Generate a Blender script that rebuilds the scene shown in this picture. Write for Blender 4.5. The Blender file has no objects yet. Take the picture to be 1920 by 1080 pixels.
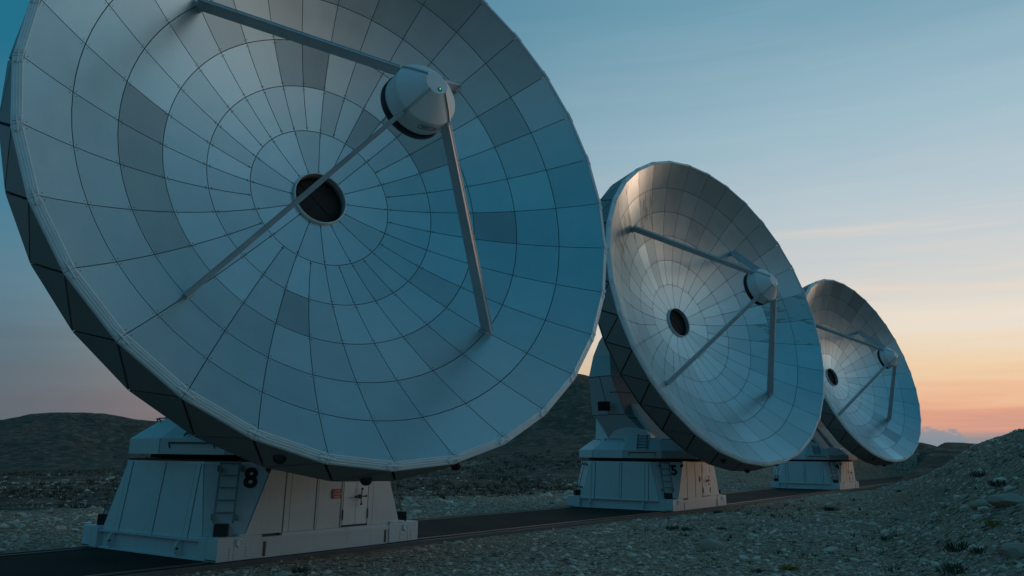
import bpy, bmesh, math, random
import numpy as np
from mathutils import Matrix, Vector
random.seed(7); rng = np.random.default_rng(11)
C = bpy.context.scene.collection
PI = math.pi
# ------------------------------------------------------------------ camera
PITCH, ROLL, CAMH = 0.26939, 0.01201, 2.312
cam_d = bpy.data.cameras.new('camera'); cam = bpy.data.objects.new('camera', cam_d); C.objects.link(cam)
F_ = Vector((0, math.cos(PITCH), math.sin(PITCH))); U_ = Vector((0, -math.sin(PITCH), math.cos(PITCH))); R_ = Vector((1, 0, 0))
rr = R_ * math.cos(ROLL) + U_ * math.sin(ROLL); uu = -R_ * math.sin(ROLL) + U_ * math.cos(ROLL)
m = Matrix.Identity(4)
for i in range(3): m[i][0], m[i][1], m[i][2] = rr[i], uu[i], -F_[i]
m[2][3] = CAMH
cam.matrix_world = m
cam_d.sensor_width = 36; cam_d.lens = 36 * 1538.36 / 1920
cam_d.shift_x = 39.35 / 1920; cam_d.shift_y = -112.08 / 1920
cam_d.clip_start = 0.1; cam_d.clip_end = 4000
bpy.context.scene.camera = cam
# ------------------------------------------------------------------ world: dusk sky, glow of the set sun at right
SUN_AZ = math.radians(56)       # clockwise from +Y
def lin(c): return tuple(((v/255)/12.92 if v/255 <= .04045 else ((v/255+.055)/1.055)**2.4) for v in c) + (1,)
world = bpy.data.worlds.new('World'); bpy.context.scene.world = world; world.use_nodes = True
wt = world.node_tree; wt.nodes.clear()
class NT:
    def __init__(s, t): s.t = t
    def n(s, ty, **k):
        o = s.t.nodes.new(ty)
        for a, b in k.items(): setattr(o, a, b)
        return o
    def _in(s, sock, v):
        if hasattr(v, 'links') or isinstance(v, bpy.types.NodeSocket): s.t.links.new(v, sock)
        else: sock.default_value = v
    def math(s, op, a, b=0.0, c=None, clamp=False):
        o = s.n('ShaderNodeMath', operation=op, use_clamp=clamp); s._in(o.inputs[0], a); s._in(o.inputs[1], b)
        if c is not None: s._in(o.inputs[2], c)
        return o.outputs[0]
    def mix(s, f, a, b, bt='MIX'):
        o = s.n('ShaderNodeMix', data_type='RGBA', blend_type=bt); s._in(o.inputs[0], f); s._in(o.inputs[6], a); s._in(o.inputs[7], b)
        return o.outputs[2]
    def ramp(s, f, pts, interp='LINEAR'):
        o = s.n('ShaderNodeValToRGB'); cr = o.color_ramp; cr.interpolation = interp
        while len(cr.elements) < len(pts): cr.elements.new(.5)
        for e, (p, c) in zip(cr.elements, pts): e.position = p; e.color = c
        s._in(o.inputs[0], f); return o.outputs[0]
    def maprange(s, v, a, b, c=0., d=1., kind='SMOOTHSTEP'):
        o = s.n('ShaderNodeMapRange', interpolation_type=kind); s._in(o.inputs[0], v)
        for i, q in zip((1, 2, 3, 4), (a, b, c, d)): o.inputs[i].default_value = q
        return o.outputs[0]
    def noise(s, vec, scale, detail=3, rough=.5, dist=0.):
        o = s.n('ShaderNodeTexNoise'); s._in(o.inputs['Vector'], vec); o.inputs['Scale'].default_value = scale
        o.inputs['Detail'].default_value = detail; o.inputs['Roughness'].default_value = rough; o.inputs['Distortion'].default_value = dist
        return o.outputs['Fac']
    def mapping(s, vec, scale=(1, 1, 1), loc=(0, 0, 0), rot=(0, 0, 0)):
        o = s.n('ShaderNodeMapping'); s._in(o.inputs['Vector'], vec); o.inputs['Scale'].default_value = scale
        o.inputs['Location'].default_value = loc; o.inputs['Rotation'].default_value = rot; return o.outputs[0]
W = NT(wt)
tc = W.n('ShaderNodeTexCoord'); sep = W.n('ShaderNodeSeparateXYZ'); wt.links.new(tc.outputs['Generated'], sep.inputs[0])
X, Y, Z = sep.outputs
el = W.math('MULTIPLY', W.math('ARCSINE', Z), 180/PI)           # elevation in degrees
az = W.math('ARCTAN2', X, Y)                                     # clockwise from +Y
hor = W.math('SQRT', W.math('MAXIMUM', W.math('SUBTRACT', 1.0, W.math('MULTIPLY', Z, Z)), 1e-6))
ca = W.math('COSINE', W.math('SUBTRACT', az, SUN_AZ))
west = W.maprange(ca, -0.02, 0.97, 0, 1, 'SMOOTHSTEP')
wisp = W.noise(W.mapping(tc.outputs['Generated'], (1.6, 1.6, 26)), 2.2, 4, .55, .3)
elw = W.math('ADD', el, W.math('MULTIPLY', W.math('SUBTRACT', wisp, .5), 3.4))
e01 = W.math('DIVIDE', W.math('ADD', elw, 2.0), 92.0, clamp=True)
def E(d): return (d + 2) / 92
sunset = W.ramp(e01, [(0, lin((126,136,146))), (E(1.2), lin((150,145,150))), (E(2.4), lin((222,160,135))), (E(3.6), lin((238,186,150))), (E(5.6), lin((240,210,172))),
    (E(8), lin((236,224,208))), (E(11), lin((214,213,209))), (E(15), lin((192,204,210))), (E(21), lin((160,189,203))), (E(30), lin((116,160,180))), (E(45), lin((72,126,153))), (E(60), lin((64,114,138))), (E(88), lin((84,110,124)))])
dusk = W.ramp(e01, [(0, lin((98,102,110))), (E(3), lin((94,105,115))), (E(6), lin((88,112,125))), (E(10), lin((90,126,144))), (E(16), lin((66,124,148))),
    (E(24), lin((36,110,137))), (E(34), lin((20,106,136))), (E(50), lin((18,102,133))), (E(66), lin((36,100,128))), (E(88), lin((84,110,124)))])
sky = W.mix(west, dusk, sunset)
# low bank of blue-grey cloud on the sunset horizon
cl_n = W.noise(W.mapping(tc.outputs['Generated'], (1, 1, 2.4)), 13, 6, .62)
topc = W.math('ADD', 1.25, W.math('MULTIPLY', W.math('SUBTRACT', cl_n, .5), 9.0))
cloud = W.maprange(W.math('SUBTRACT', topc, el), -.12, .35, 0, 1)
sky = W.mix(W.math('MULTIPLY', cloud, W.math('MULTIPLY', west, .82)), sky, lin((132,146,158)))
# thin pink streaks
st = W.noise(W.mapping(tc.outputs['Generated'], (1.2, 1.2, 22), (3, 1, 0)), 3.0, 3, .5)
stm = W.math('MULTIPLY', W.maprange(st, .50, .78, 0, 1), W.math('MULTIPLY', W.maprange(el, 3, 7, 0, 1), W.maprange(el, 20, 11, 0, 1)))
sky = W.mix(W.math('MULTIPLY', stm, W.math('MULTIPLY', west, .45)), sky, lin((244,218,190)))
bgn = W.n('ShaderNodeBackground'); wt.links.new(sky, bgn.inputs[0]); bgn.inputs[1].default_value = 1.0
wo = W.n('ShaderNodeOutputWorld'); wt.links.new(bgn.outputs[0], wo.inputs[0])
# warm after-glow from just under the horizon at the right
sd = bpy.data.lights.new('afterglow_sun', 'SUN'); sun = bpy.data.objects.new('afterglow_sun', sd); C.objects.link(sun)
sd.energy = 0.19; sd.angle = math.radians(9); sd.color = (1.0, .62, .42)
SE = math.radians(5)
sdir = Vector((math.sin(SUN_AZ)*math.cos(SE), math.cos(SUN_AZ)*math.cos(SE), math.sin(SE)))
sun.rotation_euler = (-sdir).to_track_quat('-Z', 'Y').to_euler(); sun.location = (60, 20, 40)
sc = bpy.context.scene
sc.view_settings.view_transform = 'Standard'; sc.view_settings.look = 'None'; sc.view_settings.gamma = 1
sc.view_settings.exposure = 0.0; sc.view_settings.use_curve_mapping = False
# ------------------------------------------------------------------ materials
def mat(name, fn):
    m = bpy.data.materials.new(name); m.use_nodes = True; t = m.node_tree; b = t.nodes['Principled BSDF']; fn(NT(t), b); return m
def objco(N): return N.n('ShaderNodeTexCoord').outputs['Object']
def rnd(N): return N.n('ShaderNodeObjectInfo').outputs['Random']
def bump(N, b, h, strength, dist):
    o = N.n('ShaderNodeBump'); N._in(o.inputs['Height'], h); o.inputs['Strength'].default_value = strength; o.inputs['Distance'].default_value = dist
    N.t.links.new(o.outputs[0], b.inputs['Normal'])
def plain(col, rough=.5, metal=0., noise=.12, scale=3.):
    def f(N, b):
        n = N.noise(objco(N), scale, 4, .6)
        v = N.maprange(n, .3, .7, 1-noise, 1+noise, 'LINEAR')
        c = N.mix(1.0, col + (1,), N.n('ShaderNodeCombineColor').outputs[0], 'MULTIPLY')
        cc = [x for x in N.t.nodes if x.bl_idname == 'ShaderNodeCombineColor'][0]
        for i in range(3): N.t.links.new(v, cc.inputs[i])
        N.t.links.new(c, b.inputs['Base Color']); b.inputs['Roughness'].default_value = rough; b.inputs['Metallic'].default_value = metal
    return f
def mirror(lo, rough, metal=.55):
    def f(N, b):
        r = rnd(N); co = objco(N)
        va = N.n('ShaderNodeVectorMath', operation='ADD'); N._in(va.inputs[0], co); cx = N.n('ShaderNodeCombineXYZ')
        for i in range(3): N._in(cx.inputs[i], N.math('MULTIPLY', r, (57., 91., 33.)[i]))
        N.t.links.new(cx.outputs[0], va.inputs[1]); co = va.outputs[0]
        n = N.noise(co, 1.3, 4, .6); n2 = N.noise(co, 14, 5, .7)
        bump(N, b, N.noise(co, 2.4, 2, .5), .10, .02)
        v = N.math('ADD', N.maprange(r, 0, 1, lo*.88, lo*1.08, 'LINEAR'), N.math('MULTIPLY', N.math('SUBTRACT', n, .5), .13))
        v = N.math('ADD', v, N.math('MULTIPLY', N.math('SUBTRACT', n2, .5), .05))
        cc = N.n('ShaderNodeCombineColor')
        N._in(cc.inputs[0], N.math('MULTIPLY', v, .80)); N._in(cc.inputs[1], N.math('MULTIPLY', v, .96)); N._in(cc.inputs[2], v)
        N.t.links.new(cc.outputs[0], b.inputs['Base Color'])
        N._in(b.inputs['Roughness'], N.math('ADD', rough, N.math('MULTIPLY', N.math('SUBTRACT', n, .5), .1)))
        b.inputs['Metallic'].default_value = metal
    return f
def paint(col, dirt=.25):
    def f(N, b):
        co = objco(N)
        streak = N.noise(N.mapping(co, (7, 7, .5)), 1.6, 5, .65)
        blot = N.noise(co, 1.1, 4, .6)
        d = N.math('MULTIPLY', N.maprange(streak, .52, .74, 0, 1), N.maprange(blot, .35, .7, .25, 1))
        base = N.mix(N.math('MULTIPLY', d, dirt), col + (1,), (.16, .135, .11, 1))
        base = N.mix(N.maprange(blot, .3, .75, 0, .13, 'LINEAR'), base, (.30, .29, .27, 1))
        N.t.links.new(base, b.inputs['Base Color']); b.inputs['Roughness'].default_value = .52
        bump(N, b, N.noise(co, 2.2, 2), .06, .05)
    return f
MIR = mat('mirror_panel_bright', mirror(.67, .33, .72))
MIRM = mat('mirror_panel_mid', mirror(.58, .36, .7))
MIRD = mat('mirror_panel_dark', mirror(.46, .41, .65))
def stained(N, b):
    mirror(.58, .33, .7)(N, b)
    co = objco(N); src = b.inputs['Base Color'].links[0].from_socket
    n = N.noise(N.mapping(co, (.45, 2.6, 1.)), 1.4, 4, .55, .3)
    m_ = N.maprange(n, .55, .58, 0, .5, 'LINEAR')
    N.t.links.new(N.mix(m_, src, (.16, .15, .14, 1)), b.inputs['Base Color'])
MIRS = mat('mirror_panel_stained', stained)
MIRW = mat('mirror_panel_pale', mirror(.85, .30, .6))
WHITE = mat('white_paint', paint((.62, .68, .69), .22))
WHITE2 = mat('white_paint_clean', paint((.76, .80, .81), .1))
GREY = mat('grey_cladding', paint((.40, .41, .41), .15))
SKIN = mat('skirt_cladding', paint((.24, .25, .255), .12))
ALU = mat('rim_aluminium', plain((.86, .88, .89), .35, .0, .06, 2))
LEGM = mat('feed_leg_paint', plain((.50, .54, .56), .42, .2, .1, 2))
BLACK = mat('black_rubber', plain((.015, .015, .016), .5, 0, .2))
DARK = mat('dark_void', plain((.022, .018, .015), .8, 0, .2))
BACK = mat('backing_ribs', plain((.13, .105, .085), .8, 0, .2))
STEEL = mat('dark_steel', plain((.07, .07, .07), .5, .4, .2))
LADG = mat('ladder_grey', plain((.24, .25, .25), .5, .3, .15))
RED = mat('red_sign', plain((.42, .05, .045), .5, 0, .1))
CREAM = mat('white_print', plain((.75, .72, .68), .6, 0, .05))
YEL = mat('orange_mark', plain((.55, .22, .03), .6, 0, .05))
def glow(N, b):
    b.inputs['Base Color'].default_value = (0, .3, .1, 1); b.inputs['Emission Color'].default_value = (.05, 1, .35, 1); b.inputs['Emission Strength'].default_value = 1.6
LED = mat('green_status_light', glow)
def asphalt(N, b):
    co = objco(N)
    a = N.noise(co, .35, 4, .6); g = N.noise(co, 40, 3, .7)
    c = N.ramp(N.math('ADD', N.math('MULTIPLY', a, .7), N.math('MULTIPLY', g, .3)), [(.3, (.032, .024, .020, 1)), (.55, (.050, .038, .031, 1)), (.8, (.09, .07, .058, 1))])
    N.t.links.new(c, b.inputs['Base Color']); b.inputs['Roughness'].default_value = .9; b.inputs['Specular IOR Level'].default_value = .08; bump(N, b, g, .5, .02)
ASPH = mat('asphalt', asphalt)
def stone(lo, hi):
    def f(N, b):
        co = objco(N)
        a = N.noise(co, .9, 3, .5); c2 = N.noise(co, 5.5, 4, .7)
        geo = N.n('ShaderNodeNewGeometry').outputs['Random Per Island']
        v = N.math('ADD', N.math('MULTIPLY', geo, .65), N.math('MULTIPLY', c2, .35))
        col = N.ramp(v, [(.15, (lo, lo*.74, lo*.58, 1)), (.5, ((lo+hi)/2, (lo+hi)/2*.75, (lo+hi)/2*.60, 1)), (.9, (hi, hi*.79, hi*.66, 1))])
        N.t.links.new(col, b.inputs['Base Color']); b.inputs['Roughness'].default_value = .9; b.inputs['Specular IOR Level'].default_value = .1; bump(N, b, c2, .6, .02)
    return f
STONE = mat('limestone_rubble', stone(.34, .88))
BOULD = mat('limestone_boulder', stone(.30, .52))
def ground(N, b):
    co = objco(N)
    big = N.noise(co, .045, 5, .6); mid = N.noise(co, .5, 6, .65); fine = N.noise(co, 6., 6, .75); vor = N.n('ShaderNodeTexVoronoi'); N._in(vor.inputs['Vector'], co); vor.inputs['Scale'].default_value = 5.5
    at = N.n('ShaderNodeAttribute'); at.attribute_name = 'veg'
    vg = N.math('ADD', at.outputs['Fac'], N.math('MULTIPLY', N.math('SUBTRACT', N.math('ADD', N.math('MULTIPLY', mid, .6), N.math('MULTIPLY', big, .4)), .5), 1.6))
    vegm = N.maprange(N.math('ADD', vg, N.math('MULTIPLY', N.math('SUBTRACT', fine, .5), .8)), .35, .65, 0, 1)
    grav = N.ramp(N.math('ADD', N.math('MULTIPLY', fine, .6), N.math('MULTIPLY', vor.outputs['Distance'], .5)), [(.25, (.66, .48, .37, 1)), (.5, (.42, .30, .22, 1)), (.75, (.11, .075, .055, 1))])
    grass = N.ramp(N.math('ADD', N.math('MULTIPLY', fine, .55), N.math('MULTIPLY', mid, .45)), [(.34, (.055, .041, .030, 1)), (.50, (.125, .092, .072, 1)), (.62, (.32, .24, .19, 1))])
    N.t.links.new(N.mix(vegm, grav, grass), b.inputs['Base Color']); b.inputs['Roughness'].default_value = .95; b.inputs['Specular IOR Level'].default_value = .05
    bump(N, b, N.math('ADD', N.math('MULTIPLY', fine, .6), N.math('ADD', mid, N.math('MULTIPLY', vor.outputs['Distance'], -.25))), .9, .25)
GROUND = mat('stony_ground', ground)
def grassm(N, b):
    n = N.n('ShaderNodeNewGeometry').outputs['Random Per Island']
    N.t.links.new(N.ramp(n, [(0, (.032, .032, .017, 1)), (.7, (.062, .060, .030, 1)), (1, (.13, .105, .055, 1))]), b.inputs['Base Color']); b.inputs['Roughness'].default_value = .8
GRASS = mat('dry_grass', grassm)
def yflower(N, b):
    b.inputs['Base Color'].default_value = (.30, .20, .03, 1); b.inputs['Roughness'].default_value = .8
YFLOW = mat('yellow_flowers', yflower)
# ------------------------------------------------------------------ mesh helpers
class MB:
    def __init__(s): s.v = []; s.f = []; s.smooth = []
    def add(s, vs, fs, sm=False):
        o = len(s.v); s.v += [tuple(v) for v in vs]; s.f += [tuple(i + o for i in f) for f in fs]; s.smooth += [sm]*len(fs); return s
    def box(s, lo, hi, M=None):
        x0, y0, z0 = lo; x1, y1, z1 = hi
        vs = [Vector(v) for v in ((x0,y0,z0),(x1,y0,z0),(x1,y1,z0),(x0,y1,z0),(x0,y0,z1),(x1,y0,z1),(x1,y1,z1),(x0,y1,z1))]
        if M: vs = [M @ v for v in vs]
        return s.add(vs, [(0,3,2,1),(4,5,6,7),(0,1,5,4),(1,2,6,5),(2,3,7,6),(3,0,4,7)])
    def slab(s, pts, nrm, th):                  # polygon extruded along its normal by th
        pts = [Vector(p) for p in pts]; n = len(pts); o = Vector(nrm).normalized() * th
        vs = pts + [p + o for p in pts]
        return s.add(vs, [tuple(range(n))[::-1], tuple(range(n, 2*n))] + [(i, (i+1) % n, (i+1) % n + n, i + n) for i in range(n)])
    def bar(s, a, b, w, h=None, side=None):      # rectangular bar from a to b; w across 'side', h the other way
        a, b = Vector(a), Vector(b); h = h or w; d = (b - a).normalized()
        sd = Vector(side) if side else (Vector((0,0,1)) if abs(d.z) < .9 else Vector((1,0,0)))
        sd = (sd - d * sd.dot(d)).normalized(); t = d.cross(sd)
        q = [sd*w/2 + t*h/2, -sd*w/2 + t*h/2, -sd*w/2 - t*h/2, sd*w/2 - t*h/2]
        return s.add([a+x for x in q] + [b+x for x in q], [(0,1,2,3),(7,6,5,4),(0,4,5,1),(1,5,6,2),(2,6,7,3),(3,7,4,0)])
    def tube(s, a, b, r, n=8, r2=None, cap=True):
        a, b = Vector(a), Vector(b); d = (b-a).normalized(); r2 = r if r2 is None else r2
        t = d.cross(Vector((0,0,1)) if abs(d.z) < .9 else Vector((1,0,0))).normalized(); u = d.cross(t)
        vs = []
        for c, rad in ((a, r), (b, r2)):
            for i in range(n): an = 2*PI*i/n; vs.append(c + (t*math.cos(an) + u*math.sin(an))*rad)
        s.add(vs, [(i, i+n, (i+1) % n + n, (i+1) % n) for i in range(n)], True)
        if cap: s.add(vs[:n], [tuple(range(n))]); s.add(vs[n:], [tuple(range(n))[::-1]])
        return s
    def lathe(s, prof, n=48, smooth=True):        # profile (r, z) about local z
        vs = [(r*math.cos(2*PI*i/n), r*math.sin(2*PI*i/n), z) for r, z in prof for i in range(n)]
        fs = [(j*n+i, j*n+(i+1) % n, (j+1)*n+(i+1) % n, (j+1)*n+i) for j in range(len(prof)-1) for i in range(n)]
        return s.add(vs, fs, smooth)
    def mesh(s, name, m):
        me = bpy.data.meshes.new(name); me.from_pydata(s.v, [], s.f); me.materials.append(m)
        me.polygons.foreach_set('use_smooth', s.smooth); me.validate(); me.update()
        bm = bmesh.new(); bm.from_mesh(me); bmesh.ops.recalc_face_normals(bm, faces=bm.faces[:]); bm.to_mesh(me); bm.free()
        return me
def link(name, me, parent=None, M=None):
    o = bpy.data.objects.new(name, me); C.objects.link(o)
    if parent: o.parent = parent
    if M is not None: o.matrix_local = M
    return o
def bevel(o, w, seg=1):
    b = o.modifiers.new('bevel', 'BEVEL'); b.width = w; b.segments = seg; b.limit_method = 'ANGLE'; b.angle_limit = math.radians(40); return o
def tag(o, label=None, cat=None, group=None, kind=None):
    for k, v in (('label', label), ('category', cat), ('group', group), ('kind', kind)):
        if v: o[k] = v
    return o
def text_mesh(txt, size, m, extrude=.004, fat=0.0):
    cu = bpy.data.curves.new('txt', 'FONT'); cu.body = txt; cu.size = size; cu.extrude = extrude; cu.offset = fat; cu.align_x = 'CENTER'; cu.align_y = 'CENTER'; cu.resolution_u = 4
    o = bpy.data.objects.new('tmp', cu); C.objects.link(o)
    dg = bpy.context.evaluated_depsgraph_get(); me = bpy.data.meshes.new_from_object(o.evaluated_get(dg)); bpy.data.objects.remove(o)
    me.materials.clear(); me.materials.append(m); return me
def frame3(o, x, y, z):
    M = Matrix.Identity(4)
    for i in range(3): M[i][0], M[i][1], M[i][2], M[i][3] = x[i], y[i], z[i], o[i]
    return M
# ------------------------------------------------------------------ terrain
PSI = .959
E1 = np.array([math.cos(PSI), math.sin(PSI)]); E2 = np.array([-math.sin(PSI), math.cos(PSI)])
BASES = [(-6.06, 23.18), (7.89, 42.18), (27.07, 70.89)]
# track centre line through the bases
dA = np.array(BASES[1]) - BASES[0]; dA /= np.linalg.norm(dA); dB = np.array(BASES[2]) - BASES[1]; dB /= np.linalg.norm(dB)
TRK = [np.array(BASES[0]) - E1*70, np.array(BASES[0]), np.array(BASES[1]), np.array(BASES[2]), np.array(BASES[2]) + dB*60]
def track_off(x, y):
    """signed distance to the track centre line (positive = far side)"""
    best = np.full(np.shape(x), 1e9)
    for a, b in zip(TRK[:-1], TRK[1:]):
        d = b - a; L = np.hypot(*d); d = d / L
        s = np.clip((x-a[0])*d[0] + (y-a[1])*d[1], 0, L)
        px, py = x - a[0] - s*d[0], y - a[1] - s*d[1]
        r = np.hypot(px, py) * np.sign(-(x-a[0])*d[1] + (y-a[1])*d[0] + 1e-9)
        best = np.where(np.abs(r) < np.abs(best), r, best)
    return best
def ss(x, a, b):
    t = np.clip((x - a)/(b - a), 0, 1); return t*t*(3 - 2*t)
def vnoise(x, y, seed):
    xi, yi = np.floor(x).astype(np.int64), np.floor(y).astype(np.int64); fx, fy = x - xi, y - yi
    def h(a, b):
        n = (a*374761393 + b*668265263 + seed*982451653) & 0xffffffff
        n = ((n ^ (n >> 13))*1274126177) & 0xffffffff
        return ((n ^ (n >> 16)) & 0xffff)/65535.
    u, v = fx*fx*(3-2*fx), fy*fy*(3-2*fy)
    return (h(xi, yi)*(1-u) + h(xi+1, yi)*u)*(1-v) + (h(xi, yi+1)*(1-u) + h(xi+1, yi+1)*u)*v
def fbm(x, y, s, o=4, seed=1):
    r = 0; a = 1; t = 0
    for i in range(o): r = r + a*(vnoise(x*s + 17.3*i, y*s - 9.1*i, seed+i) - .5); t += a; a *= .5; s *= 2.1
    return r/t*2
def px_az(u): return np.arctan((np.asarray(u) - 920.6)/1538.4*math.cos(.0))
def sil(u, v, D): return [(float(px_az(a)), CAMH + D*(852.5 + .012*(a-920.6) - b)/1538.4/math.sqrt(1+((a-920.6)/1538.4)**2)*1.0) for a, b in zip(u, v)]
hill_c = [(-1500,700),(-600,800),(-200,812),(0,800),(40,794),(80,788),(150,781),(210,782),(250,787),(310,796),(420,800),(560,788),(740,748),(880,722),(1000,710),(1085,709),(1105,712),(1200,728),(1320,762),(1450,800),(1560,826),(1650,842),(2000,850),(2600,850)]
ridge_c = [(-1500,872),(0,880),(300,868),(700,853),(900,847),(1000,839),(1110,834),(1300,832),(1500,832),(1725,830),(1780,831),(1840,835),(1920,838),(2600,840)]
mound_c = [(1080, 0.0), (1300, 0.14), (1450, 0.22), (1560, 0.2), (1610, 0.28), (1650, 0.94), (1680, 1.35), (1740, 2.1), (1800, 2.95), (1842, 3.25), (1880, 3.4), (1920, 3.5), (2050, 4.3), (2400, 5.5), (3200, 5.5)]
def interp(phi, tab): a = np.array(tab); return np.interp(phi, a[:, 0], a[:, 1])
HILL = sil([c[0] for c in hill_c], [c[1] for c in hill_c], 330.)
RIDG = sil([c[0] for c in ridge_c], [c[1] for c in ridge_c], 125.)
MND = [(float(px_az(a)), b) for a, b in mound_c]
def height(x, y):
    d = np.hypot(x, y); phi = np.arctan2(x, y); t = track_off(x, y)
    D = d
    z = np.zeros(np.shape(x))
    rg = interp(phi, RIDG); hl = interp(phi, HILL)
    z = z + rg * ss(D, 72, 125)
    z = z + (np.maximum(hl, rg) - rg + .0) * ss(D, 150, 330) - 8*ss(D, 130, 155)*(1-ss(D, 155, 230))*.3
    z = np.where(D > 330, np.maximum(hl, rg)*(1 - .25*ss(D, 330, 700)), z)
    # rubble bank on the right
    zc = interp(phi, MND); Dm = np.interp(phi, px_az([1500,1610,1740,1840,1920,2400]), [64,60,46,41,36,30])
    up = ss(D, 9, 1.0*Dm)*.75 + .25*np.clip((D-9)/(Dm-9), 0, 1)
    dn = 1 - ss(D, Dm*1.0, Dm*1.35)
    z = z + np.maximum(zc, 0)*np.where(D < Dm, up, dn)
    wob = fbm(x, y, .12, 4, 3)*.22 + fbm(x, y, .55, 3, 9)*.07
    flat = ss(np.abs(t), 3.3, 7.0)
    near = ss(-t, 3.2, 12)*.35*(1 - ss(D, 20, 60))
    z = z + wob*flat*(1 + ss(D, 60, 100)*1.0 - ss(D, 105, 125)*1.5) + near*.4
    z = z + (fbm(x, y, .06, 5, 51)*2.2 + (1-np.abs(fbm(x, y, .045, 4, 61))*2)*1.2 - .9)*ss(D, 120, 230)*(1-.9*ss(D, 262, 318)) + fbm(x, y, .03, 5, 21)*ss(D, 110, 260)*3.0 + fbm(x, y, .011, 3, 31)*ss(D, 140, 330)*3.
    z = np.where(np.abs(t) < 3.3, z*0, z*ss(np.abs(t), 3.3, 5.5) if True else z)
    return z - .055
def terrain():
    nr, na = 560, 760
    r = np.concatenate([[0.5], 1.5*(900/1.5)**(np.linspace(0, 1, nr-3)), [1600, 3000]])
    # finer angular steps inside the view, coarser behind
    a_in = np.linspace(-math.radians(48), math.radians(48), na - 160); a_out = np.linspace(math.radians(48), 2*PI - math.radians(48), 162)[1:-1]
    a = np.concatenate([a_in, a_out]); na = len(a)
    R, A = np.meshgrid(r, a, indexing='ij'); x = R*np.sin(A); y = R*np.cos(A); z = height(x, y)
    v = np.stack([x, y, z], -1).reshape(-1, 3)
    i, j = np.meshgrid(np.arange(len(r)-1), np.arange(na), indexing='ij'); j2 = (j+1) % na
    q = np.stack([i*na+j, (i+1)*na+j, (i+1)*na+j2, i*na+j2], -1).reshape(-1, 4)[:, ::-1]
    me = bpy.data.meshes.new('stony_ground'); me.vertices.add(len(v)); me.vertices.foreach_set('co', v.ravel())
    me.loops.add(q.size); me.loops.foreach_set('vertex_index', q.ravel().astype(np.int32)); me.polygons.add(len(q))
    me.polygons.foreach_set('loop_start', np.arange(0, q.size, 4, dtype=np.int32)); me.polygons.foreach_set('use_smooth', np.ones(len(q), bool))
    me.update(calc_edges=True)
    t = track_off(x, y); d = np.hypot(x, y)
    band = 12 + 5*fbm(x, y, .05, 3, 5)
    veg = np.where(t > 0, ss(t, band, band + 5)*.95, .12) + ss(d, 85, 120)*.4 + ss(d, 60, 76)*.8*(t < 0)
    # long pale shelves of bare stone crossing the plain
    shelf = ss(np.sin(t*.16 + fbm(x, y, .03, 3, 8)*2.2), .75, .95)*(t > 20)*(d < 140)
    veg = np.clip(veg - .6*shelf, 0, 1)
    at = me.attributes.new('veg', 'FLOAT', 'POINT'); at.data.foreach_set('value', veg.ravel().astype(np.float32))
    me.materials.append(GROUND)
    o = link('ground', me); tag(o, kind='structure'); return o
terrain()
# track
def strip(name, off0, off1, z0, z1, m, kind=None):
    P = TRK; mb = MB(); L = []
    for i, p in enumerate(P):
        d0 = P[i]-P[i-1] if i else P[1]-P[0]; d1 = P[i+1]-P[i] if i < len(P)-1 else d0
        d = d0/np.linalg.norm(d0) + d1/np.linalg.norm(d1); d /= np.linalg.norm(d); n = np.array([-d[1], d[0]]); L.append((p, n))
    for (p, n), (p2, n2) in zip(L[:-1], L[1:]):
        a, b, c, d = p+n*off0, p+n*off1, p2+n2*off1, p2+n2*off0
        mb.slab([(a[0],a[1],z0),(b[0],b[1],z0),(c[0],c[1],z0),(d[0],d[1],z0)], (0,0,1), z1-z0)
    o = link(name, mb.mesh(name, m)); tag(o, kind=kind) if kind else None; return o
strip('track_pavement', -2.95, 2.35, -.2, -.012, ASPH, 'structure')
CONC = mat('concrete_kerb', plain((.11, .105, .10), .8, 0, .2, 1.5))
strip('track_kerb', -3.12, -2.955, -.2, .03, CONC, 'structure')
strip('track_kerb', 2.355, 2.47, -.2, .0, CONC, 'structure')
RAIL = mat('rail_steel', plain((.16, .12, .10), .45, .6, .2, 2))
for o_ in (-2.45, 1.95):
    strip('track_rail', o_-.035, o_+.035, -.011, .012, RAIL, 'structure')
# ------------------------------------------------------------------ rubble: stones of the gravel cover
ICO = None
def ico():
    bm = bmesh.new(); bmesh.ops.create_icosphere(bm, subdivisions=1, radius=1); v = np.array([x.co[:] for x in bm.verts]); f = np.array([[q.index for q in p.verts] for p in bm.faces]); bm.free(); return v, f
IV, IF = ico()
def stones(pos, size, seed):
    r = np.random.default_rng(seed); n = len(pos)
    V = IV[None]*(1 + r.uniform(-.38, .38, (n, len(IV), 1)))
    ax = r.uniform(.55, 1.35, (n, 1, 3)); ax[:, :, 2] *= .62; V = V*ax
    th = r.uniform(0, 2*PI, n); c, s = np.cos(th)[:, None], np.sin(th)[:, None]
    x = V[..., 0]*c - V[..., 1]*s; y = V[..., 0]*s + V[..., 1]*c; tl = r.uniform(-.4, .4, n)[:, None]
    z = V[..., 2] + tl*x
    V = np.stack([x, y, z], -1)*size[:, None, None] + pos[:, None, :]
    Fc = (IF[None] + (np.arange(n)*len(IV))[:, None, None]).reshape(-1, 3)
    return V.reshape(-1, 3), Fc
def tri_obj(name, V, Fc, m):
    me = bpy.data.meshes.new(name); me.vertices.add(len(V)); me.vertices.foreach_set('co', V.ravel())
    me.loops.add(Fc.size); me.loops.foreach_set('vertex_index', Fc.ravel().astype(np.int32)); me.polygons.add(len(Fc))
    me.polygons.foreach_set('loop_start', np.arange(0, Fc.size, 3, dtype=np.int32)); me.polygons.foreach_set('use_smooth', np.zeros(len(Fc), bool))
    me.update(calc_edges=True); me.materials.append(m); return link(name, me)
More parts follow.
